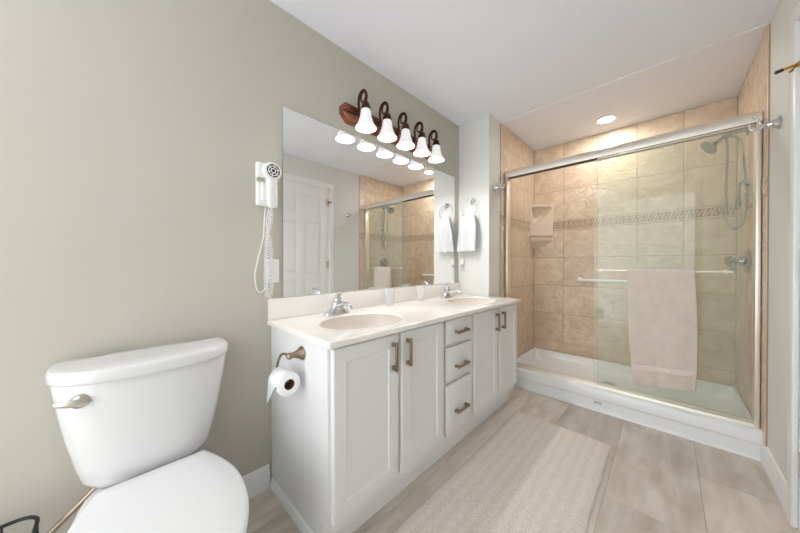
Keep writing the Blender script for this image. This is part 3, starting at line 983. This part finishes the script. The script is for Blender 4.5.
def cloth(name, f, nu, nv, m, thick, loc, label=None, cat=None, parent=None, close=False):
    b = bmesh.new()
    g = [[b.verts.new(f(u / nu, v / nv)) for u in range(nu + 1)] for v in range(nv + 1)]
    for v in range(nv):
        for u in range(nu):
            b.faces.new((g[v][u], g[v][u + 1], g[v + 1][u + 1], g[v + 1][u]))
    mb = MB()
    mb._merge(b)
    o = obj(name, mb, m, parent, loc=loc, smooth=80)
    s = o.modifiers.new('thick', 'SOLIDIFY')
    s.thickness = thick
    s.offset = 0
    sd = o.modifiers.new('soft', 'SUBSURF')
    sd.levels = sd.render_levels = 1
    if cat: tag(o, label, cat)
    return o
zb_ring = RZ - RRAD     # towel runs over the ring's lowest point
def hand(u, v):
    # v: 0 front hem -> 0.5 over ring -> 1 back hem ; u across
    s = (u - 0.5) * 2
    lenf, lenb = 0.315, 0.285
    r = 0.0145
    if v < 0.47:
        t = 1 - v / 0.47
        z, dy = zb_ring - 0.004 - t * lenf, -r - 0.016 * min(1, t * 4)
    elif v > 0.53:
        t = (v - 0.53) / 0.47
        z, dy = zb_ring - 0.004 - t * lenb, r + 0.003 * min(1, t * 4)
    else:
        a = (v - 0.47) / 0.06 * math.pi
        t = 0
        z, dy = zb_ring - 0.004 + r * math.sin(a), -r * math.cos(a)
    half = 0.056 + 0.030 * min(1, t * 3.0) ** 0.7 + 0.014 * t
    fold = 0.013 * math.sin(s * 5.5 + 0.6) * (0.25 + 0.75 * t)
    z += 0.010 * (1 - abs(s)) * 0 + 0.012 * math.cos(s * 1.4) * (1 - min(1, t * 5))
    return (RX + 0.012 + s * half - 0.022 * t, RY + dy + fold * (1 if v < .5 else 0.35), z)
cloth('hand_towel', hand, 26, 60, M['handtowel'], 0.007, (RX, RY, zb_ring), 'white terry hand towel hanging through the chrome ring', 'towel')

# robe hooks
def robe_hook(loc, axis, side, label):
    L = Vector(loc)
    n = Vector(axis)
    s = Vector(side)
    t = thing('robe_hook', loc, label, 'hook', 'robe hooks')
    a = MB().lathe([(0.029, 0.0005), (0.031, 0.005), (0.024, 0.012), (0.017, 0.026), (0.012, 0.048), (0.014, 0.054), (0.010, 0.060)], L, n, 22)
    obj('post', a, M['chrome'], t, smooth=50)
    a = MB()
    e = L + n * 0.056
    up = Vector((0, 0, 1))
    a.tube(spline([e, e + n * 0.012 - up * 0.012, e + n * 0.026 - up * 0.016, e + n * 0.038 - up * 0.004, e + n * 0.040 + up * 0.014], 6), 0.0045, 8)
    a.sphere(e + n * 0.040 + up * 0.016, 0.007, n=12)
    a.tube(spline([e, e + n * 0.006 + up * 0.02, e + n * 0.012 + up * 0.040, e + n * 0.022 + up * 0.052], 6), 0.0045, 8)
    a.sphere(e + n * 0.023 + up * 0.053, 0.007, n=12)
    obj('hook', a, M['chrome'], t, smooth=60)
    return t
robe_hook((WW - 0.006, 2.385, 1.808), (1, 0, 0), (0, 1, 0), 'silver robe hook on the narrow wall end by the open side of the shower')
robe_hook((W, 2.30, 1.822), (-1, 0, 0), (0, 1, 0), 'silver robe hook on the right wall beside the shower frame')

# toilet paper holder and roll on the cabinet end
HX, HZ, EY = 0.338, 0.744, CY0 - 0.0004
ph = thing('paper_holder', (HX, EY, HZ), 'antique nickel toilet paper holder on the end of the vanity', 'toilet paper holder')
a = MB().lathe([(0.027, 0.0004), (0.029, 0.004), (0.026, 0.009), (0.017, 0.022), (0.012, 0.038), (0.011, 0.044)], (HX, EY, HZ), (0, -1, 0), 24)
a.sphere((HX, EY - 0.054, HZ), 0.014, n=16)
obj('wall_post', a, M['antique'], ph, smooth=50)
RYC, RZC = 0.472, 0.655
RX0, RX1 = 0.284, 0.376
a = MB().tube(spline([(HX - 0.008, EY - 0.056, HZ), (HX - 0.030, EY - 0.062, HZ + 0.004), (HX - 0.056, EY - 0.066, HZ - 0.006), (HX - 0.074, EY - 0.070, HZ - 0.035), (HX - 0.080, RYC, RZC + 0.030), (HX - 0.076, RYC, RZC + 0.003), (HX - 0.060, RYC, RZC), (HX - 0.02, RYC, RZC), (HX + 0.024, RYC, RZC)], 8), 0.0052, 10)
obj('arm', a, M['antique'], ph, smooth=60)
roll = thing('toilet_paper_roll', (RX1, RYC, RZC), 'white toilet paper roll with a loose end hanging on the holder', 'toilet paper')
a = MB()
RO, RI = 0.046, 0.0205
n = 48
def circ(r, x): return [(x, RYC + r * math.cos(2 * math.pi * i / n), RZC - 0.010 + r * math.sin(2 * math.pi * i / n)) for i in range(n)]
a.loft([circ(RI, RX0), circ(RO - 0.002, RX0), circ(RO, RX0 + 0.002), circ(RO, RX1 - 0.002), circ(RO - 0.002, RX1), circ(RI, RX1), circ(RI, RX0)], True, False, False)
obj('roll', a, M['paper'], roll, smooth=50)
a = MB().loft([circ(RI - 0.0002, RX0), circ(RI - 0.0002, RX1 + 0.0005), circ(RI - 0.0018, RX1 + 0.0005), circ(RI - 0.0018, RX0), circ(RI - 0.0002, RX0)], True, False, False)
obj('core', a, M['core'], roll, label='brown cardboard core')
sheet = []
for k in range(9):
    aa = R(75 + k * 12.5)
    sheet.append((RYC + (RO + 0.001) * math.cos(aa), RZC - 0.010 + (RO + 0.001) * math.sin(aa)))
sheet += [(RYC - RO - 0.003, RZC - 0.04), (RYC - RO - 0.006, RZC - 0.075), (RYC - RO - 0.007, RZC - 0.105)]
b = bmesh.new()
ra = [b.verts.new((RX0 + 0.001, y, z)) for y, z in sheet]
rb = [b.verts.new((RX1 - 0.001, y, max(z, RZC - 0.045 + 0.004 * k_))) for k_, (y, z) in enumerate(sheet)]
for i in range(len(sheet) - 1): b.faces.new((ra[i], ra[i + 1], rb[i + 1], rb[i]))
mb = MB()
mb._merge(b)
o = obj('loose_sheet', mb, M['paper'], roll, smooth=80)
sm = o.modifiers.new('thick', 'SOLIDIFY')
sm.thickness = 0.0006
sm.offset = -1

# ================================================================== RUG
rg = MB()
rx0, rx1, ry0, ry1 = 0.625, 1.198, 0.58, 2.115
b = bmesh.new()
nx, ny = 58, 150
rnd = random.Random(5)
g = []
for j in range(ny + 1):
    row = []
    for i in range(nx + 1):
        ed = min(i, nx - i, j, ny - j)
        z = 0.015 if ed > 1 else (0.011 if ed == 1 else 0.003)
        z += rnd.uniform(-0.0018, 0.0018) if ed > 0 else 0
        wob = 0.002 * math.sin(j * 0.35) if i in (0, nx) else 0
        row.append(b.verts.new((rx0 + (rx1 - rx0) * i / nx + wob, ry0 + (ry1 - ry0) * j / ny, z)))
    g.append(row)
for j in range(ny):
    for i in range(nx):
        b.faces.new((g[j][i], g[j][i + 1], g[j + 1][i + 1], g[j + 1][i]))
bd = [e for e in b.edges if e.is_boundary]
r = bmesh.ops.extrude_edge_only(b, edges=bd)
for v in [q for q in r['geom'] if isinstance(q, bmesh.types.BMVert)]: v.co.z = 0.0004
rg._merge(b)
rug = obj('bath_rug', rg, M['rug'], loc=((rx0 + rx1) / 2, (ry0 + ry1) / 2, 0), smooth=80)
tag(rug, 'long cream textured bath rug on the plank floor before the vanity', 'rug')

# ================================================================== SHOWER
PX0, PX1, PY0 = WW + 0.0105, XT1 - 0.008, 2.55
pan = thing('shower_pan', ((PX0 + PX1) / 2, 3.0, 0), 'white acrylic shower pan with a raised front curb', 'shower base')
pa = MB()
# curb cross-section (y, z), extruded across
curb = [(PY0 + 0.009, 0), (PY0 + 0.009, 0.084), (PY0 - 0.0, 0.092), (PY0 + 0.0, 0.150), (PY0 + 0.006, 0.161), (PY0 + 0.016, 0.165), (2.668, 0.165), (2.680, 0.160), (2.692, 0.10), (2.70, 0.06), (2.70, 0)]
pa.prism(curb, 'x', WW - 0.004, W - 0.0005)
def rrect(i, z, rad=0.06):
    x0, x1, ya, yb = PX0 + i, PX1 - i, 2.69, YB - 0.014 - i
    pts = []
    for (cx, cy, a0) in ((x1 - rad, yb - rad, 0), (x0 + rad, yb - rad, 90), (x0 + rad, ya + rad, 180), (x1 - rad, ya + rad, 270)):
        for k in range(7):
            q = R(a0 + k * 15)
            pts.append((cx + rad * math.cos(q), cy + rad * math.sin(q), z))
    return pts
pa.loft([rrect(-0.004, 0.0, 0.004), rrect(-0.004, 0.150, 0.004), rrect(0.010, 0.152, 0.01), rrect(0.020, 0.148, 0.02), rrect(0.035, 0.09, 0.05), rrect(0.06, 0.066, 0.07), rrect(0.12, 0.060, 0.08), rrect(0.24, 0.056, 0.08)])
obj('pan_body', pa, M['acryl'], pan, smooth=40)
obj('base_strip', MB().prism([(PY0 - 0.010, 0), (PY0 + 0.0085, 0), (PY0 + 0.0085, 0.018), (PY0 - 0.003, 0.016), (PY0 - 0.009, 0.008)], 'x', 0.52, W - 0.015), M['trim'], pan)
obj('badge', MB().box((1.035, PY0 + 0.0065, 0.050), (1.085, PY0 + 0.0088, 0.072), 0.001, 1), M['badge'], pan, label='small pale grey rectangular tag on the curb')
obj('drain', MB().lathe([(0.0, 0), (0.045, 0), (0.045, 0.003), (0.036, 0.004), (0.0, 0.0035)], (1.07, 3.06, 0.0562), n=28), M['chrome'], pan)

# frame: header, jambs, track
fr = thing('shower_door_frame', (1.075, 2.63, 0.165), 'satin metal sliding shower door frame with a rounded header', 'shower frame')
hp = [(2.588, 1.942), (2.586, 1.960), (2.588, 1.985), (2.598, 2.003), (2.615, 2.012), (2.640, 2.012), (2.660, 2.003), (2.668, 1.985), (2.668, 1.942), (2.660, 1.942), (2.660, 1.960), (2.596, 1.960), (2.596, 1.942)]
obj('header', MB().prism(hp, 'x', WW + 0.0105, XT1 - 0.0035), M['alu'], fr)
for (xa, xb) in ((WW + 0.0105, WW + 0.030), (XT1 - 0.024, XT1 - 0.0035)):
    obj('side_jamb', MB().box((xa, 2.592, 0.1655), (xb, 2.664, 1.9415), 0.003, 2), M['alu'], fr)
obj('channel_shade', MB().box((WW + 0.031, 2.5965, 1.9425), (XT1 - 0.0245, 2.6595, 1.9595)), M['grille'], fr, label='dark strip in place of the shade in the header channel')  # solid dark strip drawn where the header channel is only in shade
tp_ = [(2.590, 0.1655), (2.666, 0.1655), (2.666, 0.176), (2.661, 0.186), (2.659, 0.186), (2.657, 0.174), (2.632, 0.174), (2.630, 0.190), (2.626, 0.190), (2.624, 0.174), (2.598, 0.174), (2.596, 0.184), (2.592, 0.182)]
obj('bottom_track', MB().prism(tp_, 'x', WW + 0.031, XT1 - 0.0245), M['alu'], fr)

# two sliding panels, both pushed to the right
GX0, GX1 = 1.045, 1.803
gd = thing('glass_door', ((GX0 + GX1) / 2, 2.611, 0.176), 'front sliding glass shower panel carrying the towel bar', 'shower door', 'sliding shower panels')
obj('glass_pane', MB().box((GX0, 2.608, 0.178), (GX1, 2.614, 1.930), 0.001, 1), M['glass'], gd)
obj('top_rail', MB().box((GX0, 2.602, 1.931), (GX1, 2.620, 1.941), 0.002, 1), M['alu'], gd)
BY, BZ = 2.566, 1.072
a = MB()
a.tube([(1.052, BY, BZ), (1.712, BY, BZ)], 0.0065, 12)
for x in (1.070, 1.694):
    a.tube([(x, BY, BZ), (x, 2.6075, BZ)], 0.0055, 10)
    a.lathe([(0.012, 0), (0.012, 0.004)], (x, 2.6078, BZ), (0, -1, 0), 16)
for x in (1.052, 1.712): a.sphere((x, BY, BZ), 0.0085, n=12)
obj('towel_bar', a, M['alu'], gd, smooth=60)
gd2 = thing('glass_door', ((GX0 + GX1) / 2 - 0.02, 2.645, 0.176), 'rear sliding glass shower panel stacked behind the towel-bar panel', 'shower door', 'sliding shower panels')
obj('glass_pane', MB().box((GX0 - 0.026, 2.642, 0.178), (GX1 - 0.016, 2.648, 1.930), 0.001, 1), M['glass'], gd2)
obj('top_rail', MB().box((GX0 - 0.026, 2.637, 1.931), (GX1 - 0.016, 2.653, 1.941), 0.002, 1), M['alu'], gd2)

# bath towel over the bar
def btowel(u, v):
    s = u
    lf, lb = 0.80, 0.72
    r = 0.0135
    if v < 0.52:
        t = 1 - v / 0.52
        z, dy = BZ - t * lf, -r
        z -= 0.0
        dy -= 0.010 * math.sin(s * 11 + 0.5) * t + 0.004 * math.sin(s * 23 + 1.0) * t * t + 0.006 * t
        z += 0.035 * s * t
    elif v > 0.56:
        t = (v - 0.56) / 0.44
        z, dy = BZ - t * lb, r
    else:
        a = (v - 0.52) / 0.04 * math.pi
        t = 0
        z, dy = BZ + r * math.sin(a), -r * math.cos(a)
    xl = 1.228 + 0.018 * t + 0.022 * t ** 3
    xr = 1.562 + 0.020 * math.sin(min(t, 1) * 2.4) - 0.008 * t
    return (xl + (xr - xl) * s, BY + dy, z)
tw = cloth('bath_towel', btowel, 34, 120, M['towel'], 0.009, (1.4, BY, BZ), 'pale pink beige bath towel folded over the shower door bar', 'towel')
def band(u, v):
    p = btowel(u * 1.0, 0.52 * (1 - (0.830 + 0.045 * v)))
    return (p[0], p[1] - 0.0052, p[2])
cloth('woven_band', band, 34, 3, M['towel_band'], 0.002, None, parent=tw, label=None)

# grab bar on the back wall
gb = thing('grab_bar', (1.06, YB, 0.955), 'white grab bar across the back shower wall behind the towel', 'grab bar')
a = MB().tube(spline([(0.775, YB - 0.002, 0.955), (0.775, YB - 0.03, 0.955), (0.785, YB - 0.050, 0.955), (0.81, YB - 0.056, 0.955), (1.06, YB - 0.056, 0.955), (1.31, YB - 0.056, 0.955), (1.335, YB - 0.050, 0.955), (1.345, YB - 0.03, 0.955), (1.345, YB - 0.002, 0.955)], 6), 0.015, 14)
obj('bar', a, M['grab'], gb, smooth=60)
for x in (0.775, 1.345):
    obj('flange', MB().lathe([(0.027, 0.0005), (0.027, 0.005), (0.022, 0.009), (0.016, 0.011)], (x, YB - 0.0005, 0.955), (0, -1, 0), 24), M['grab'], gb, smooth=50)

# corner soap dish
sx, sy = WW + 0.0035, YB - 0.0015       # corner point
sd = thing('corner_soap_shelf', (sx, sy, 1.36), 'glossy beige ceramic corner soap shelf in the shower corner', 'soap shelf')
P0 = Vector((sx, sy - 0.140, 0))
P1 = Vector((sx + 0.200, sy, 0))
uax = (P1 - P0)
Lu = uax.length
uax.normalize()
nin = Vector((-uax.y, uax.x, 0))
if nin.dot(Vector((sx, sy, 0)) - P0) < 0: nin = -nin
def fp(u, z, d=0.0):
    p = P0 + uax * (u * Lu) + nin * d
    return (p.x, p.y, z)
a = MB()
ZT, ZM = 1.785, 1.462
N = 40
hc = (0.38, 1.700)
hole = []
hpts = [(0.09, 1.774), (0.95, 1.770), (0.965, 1.752), (0.86, 1.712), (0.74, 1.672), (0.60, 1.632), (0.46, 1.598), (0.34, 1.578), (0.24, 1.574), (0.165, 1.590), (0.12, 1.630), (0.10, 1.690), (0.09, 1.735)]
for i in range(N):
    q = 2 * math.pi * i / N
    d = Vector((math.cos(q) * 0.3, math.sin(q) * 0.08))
    best = None
    for a_p, b_p in zip(hpts, hpts[1:] + hpts[:1]):
        e = Vector((b_p[0] - a_p[0], b_p[1] - a_p[1]))
        rx, rz = a_p[0] - hc[0], a_p[1] - hc[1]
        den = d[0] * e[1] - d[1] * e[0]
        if abs(den) < 1e-12: continue
        t = (rx * e[1] - rz * e[0]) / den
        k = (rx * d[1] - rz * d[0]) / den
        if t > 0 and -1e-6 <= k <= 1 + 1e-6 and (best is None or t > best): best = t
    hole.append((hc[0] + d[0] * best, hc[1] + d[1] * best))
def rayrect(u, z, u0, u1, z0, z1):
    dx, dz = u - hc[0], z - hc[1]
    ts = []
    if dx > 1e-9: ts.append((u1 - hc[0]) / dx)
    if dx < -1e-9: ts.append((u0 - hc[0]) / dx)
    if dz > 1e-9: ts.append((z1 - hc[1]) / dz)
    if dz < -1e-9: ts.append((z0 - hc[1]) / dz)
    t = min(ts)
    return [hc[0] + dx * t, hc[1] + dz * t]
outer = [rayrect(u, z, 0, 1, ZM, ZT) for u, z in hole]
for (qu, qz) in ((0, ZM), (0, ZT), (1, ZM), (1, ZT)):
    k = min(range(N), key=lambda i: ((outer[i][0] - qu) * Lu) ** 2 + (outer[i][1] - qz) ** 2)
    outer[k] = [qu, qz]
def hin(p, s): return (hc[0] + (p[0] - hc[0]) * s, hc[1] + (p[1] - hc[1]) * s)
a.loft([[fp(u, z) for u, z in outer], [fp(*p) for p in hole], [fp(*hin(p, 0.985), 0.004) for p in hole], [fp(*hin(p, 0.80), 0.055) for p in hole], [fp(*hin(p, 0.40), 0.085) for p in hole]], True, False, True)
C = Vector((sx, sy, 0))
def tri(z, s=1.0):
    a0 = C + (P0 - C) * s
    b0 = C + (P1 - C) * s
    return [(C.x, C.y, z), (a0.x, a0.y, z), (b0.x, b0.y, z)]
# sloping top, lower lip shelf and tapering bracket
a.loft([[(C.x, C.y, ZT + 0.050), fp(0, ZT)[:2] + (ZT + 0.004,), fp(1, ZT)[:2] + (ZT + 0.004,)], tri(ZT - 0.001, 1.0)], True, True, True)
a.loft([tri(ZM, 1.0), tri(ZM - 0.012, 1.03), tri(ZM - 0.020, 1.0), tri(ZM - 0.030, 0.80)], True, True, True)
a.loft([tri(ZM - 0.030, 0.80), tri(1.405, 0.80)], True, True, True)
a.loft([tri(1.405, 0.85), tri(1.402, 1.0), tri(1.390, 1.0), tri(1.382, 0.92), tri(1.30, 0.22)], True, True, True)
obj('shelf_body', a, M['ceramic'], sd, smooth=25)

# shower head, hose and hand shower on the right tile wall
sh_ = thing('shower_fixture', (XT1, 2.98, 2.03), 'chrome shower head with looped hose and hand shower on the right wall', 'shower')
SY = 2.98
a = MB().lathe([(0.032, 0.0006), (0.032, 0.004), (0.014, 0.010)], (XT1, SY, 2.020), (-1, 0, 0), 22)
a.tube(spline([(XT1 - 0.006, SY, 2.020), (XT1 - 0.05, SY, 2.030), (XT1 - 0.095, SY, 2.020), (XT1 - 0.130, SY, 1.995)]), 0.009, 12)
a.lathe([(0.013, -0.018), (0.016, -0.012), (0.016, 0.012), (0.013, 0.018)], (XT1 - 0.098, SY, 2.018), (-1, 0, -0.45), 16)
arm = obj('shower_arm', a, M['chrome_darkened'], sh_, smooth=60)
a = MB()
hd_ax = Vector((-0.85, -0.15, -0.62)).normalized()
ho = Vector((XT1 - 0.130, SY, 1.995))
a.lathe([(0.010, 0), (0.015, 0.008), (0.013, 0.018), (0.024, 0.032), (0.046, 0.052), (0.057, 0.064), (0.057, 0.074), (0.051, 0.077), (0.0, 0.078)], ho, hd_ax, 28)
hdm = obj('spray_head', a, M['chrome_darkened'], sh_, smooth=45)
a = MB()
q = Vector((0, 0, 1)).rotation_difference(hd_ax)
for (nr, rad) in ((8, 0.020), (14, 0.039)):
    for i in range(nr):
        an = 2 * math.pi * i / nr
        c = ho + q @ Vector((rad * math.cos(an), rad * math.sin(an), 0.0785))
        a.sphere(c, 0.0028, n=8)
obj('nozzle', a, M['grille'], hdm)
a = MB().tube(spline([(XT1 - 0.098, SY - 0.004, 2.001), (XT1 - 0.096, SY - 0.012, 1.93), (XT1 - 0.097, SY - 0.012, 1.72), (XT1 - 0.100, SY - 0.012, 1.52), (XT1 - 0.094, SY - 0.012, 1.42), (XT1 - 0.066, SY - 0.012, 1.362),
                      (XT1 - 0.030, SY - 0.012, 1.392), (XT1 - 0.014, SY - 0.012, 1.50), (XT1 - 0.012, SY - 0.012, 1.66), (XT1 - 0.022, SY - 0.012, 1.82), (XT1 - 0.034, SY - 0.012, 1.94), (XT1 - 0.058, SY - 0.008, 1.995), (XT1 - 0.086, SY - 0.004, 2.006)], 10), 0.0068, 10)
obj('hose', a, M['chrome_darkened'], sh_, smooth=70)
a = MB()
a.lathe([(0.018, 0.0006), (0.018, 0.005), (0.009, 0.012), (0.009, 0.030)], (XT1, SY - 0.035, 1.66), (-1, 0, 0), 16)
a.tube([(XT1 - 0.020, SY - 0.035, 1.68), (XT1 - 0.046, SY - 0.040, 1.650)], 0.010, 12)
hw = [(1.670, 0.010), (1.640, 0.010), (1.600, 0.011), (1.570, 0.014), (1.545, 0.020), (1.520, 0.024), (1.500, 0.021), (1.488, 0.010)]
a.loft([[(XT1 - 0.042 - 0.010 * k / 7 + 0.55 * r_ * math.cos(2 * math.pi * i / 16), SY - 0.040 + r_ * math.sin(2 * math.pi * i / 16), z) for i in range(16)] for k, (z, r_) in enumerate(hw)])
obj('hand_shower', a, M['chrome_darkened'], sh_, smooth=60)

# valve
vv = thing('shower_valve', (XT1, 2.98, 1.14), 'chrome shower valve with clear knob handle on the right wall', 'shower valve')
a = MB().lathe([(0.085, 0.0006), (0.086, 0.004), (0.076, 0.012), (0.040, 0.018), (0.030, 0.020), (0.028, 0.040)], (XT1, 2.98, 1.14), (-1, 0, 0), 36)
obj('escutcheon', a, M['chrome_darkened'], vv, smooth=50)
a = MB().lathe([(0.014, 0.038), (0.014, 0.056), (0.020, 0.058)], (XT1, 2.98, 1.14), (-1, 0, 0), 18)
a.tube([(XT1 - 0.060, 2.978, 1.14), (XT1 - 0.066, 2.965, 1.095), (XT1 - 0.070, 2.960, 1.075)], lambda t: 0.010 - 0.003 * t, 10)
hnd = obj('handle_stem', a, M['chrome_darkened'], vv, smooth=60)
a = MB().lathe([(0.020, 0.057), (0.030, 0.062), (0.033, 0.078), (0.030, 0.094), (0.018, 0.102), (0.0, 0.104)], (XT1, 2.98, 1.14), (-1, 0, 0), 24, ripple=lambda k, an: 0.06 * math.cos(8 * an) if 0 < k < 5 else 0)
obj('knob', a, M['crystal'], hnd, smooth=30, label='clear faceted knob')

# downlight
dl = thing('downlight', (1.03, 3.12, H), 'round recessed ceiling downlight above the shower', 'light')
a = MB().lathe([(0.062, -0.0006), (0.082, -0.0006), (0.084, -0.004), (0.078, -0.007), (0.066, -0.006), (0.062, -0.003)], (1.03, 3.12, H), n=40, caps=False)
obj('trim_ring', a, M['trim'], dl, smooth=50)
a = MB().lathe([(0.0, -0.0006), (0.063, -0.0006), (0.063, -0.0025), (0.0, -0.0035)], (1.03, 3.12, H), n=32)
obj('lens', a, M['lens'], dl, smooth=50)
ld = bpy.data.lights.new('downlight_lamp', 'AREA')
ld.shape = 'DISK'
ld.size = 0.11
ld.energy = DOWN_W
ld.color = (1, 0.975, 0.945)
lo = bpy.data.objects.new('downlight_lamp', ld)
COL.objects.link(lo)
lo.parent = dl
lo.location = (0, 0, -0.006)

# added uplight bowl, out of view, to brighten the room off the ceiling
LPX, LPY = 0.38, -0.95
cl_ = thing('added_fill_lamp', (LPX, LPY, H), 'added white uplight bowl for fill, hanging out of view behind the camera', 'light')
a = MB().lathe([(0.07, -0.0006), (0.072, -0.004), (0.066, -0.02), (0.012, -0.026), (0.010, -0.37)], (LPX, LPY, H), n=32)
obj('stem', a, M['trim'], cl_, smooth=50)
a = MB().lathe([(0.205, -0.290), (0.203, -0.315), (0.180, -0.345), (0.12, -0.372), (0.05, -0.382), (0.0, -0.384), (0.0, -0.378), (0.05, -0.376), (0.118, -0.366), (0.175, -0.340), (0.196, -0.313), (0.198, -0.290)][::-1], (LPX, LPY, H), n=40, caps=False)
obj('bowl_shade', a, M['trim'], cl_, smooth=60)
a = MB().lathe([(0.013, -0.340), (0.165, -0.335), (0.165, -0.330), (0.013, -0.328)], (LPX, LPY, H), n=40, caps=False)
obj('fill_disc', a, M['fill_emitter'], cl_, smooth=60)
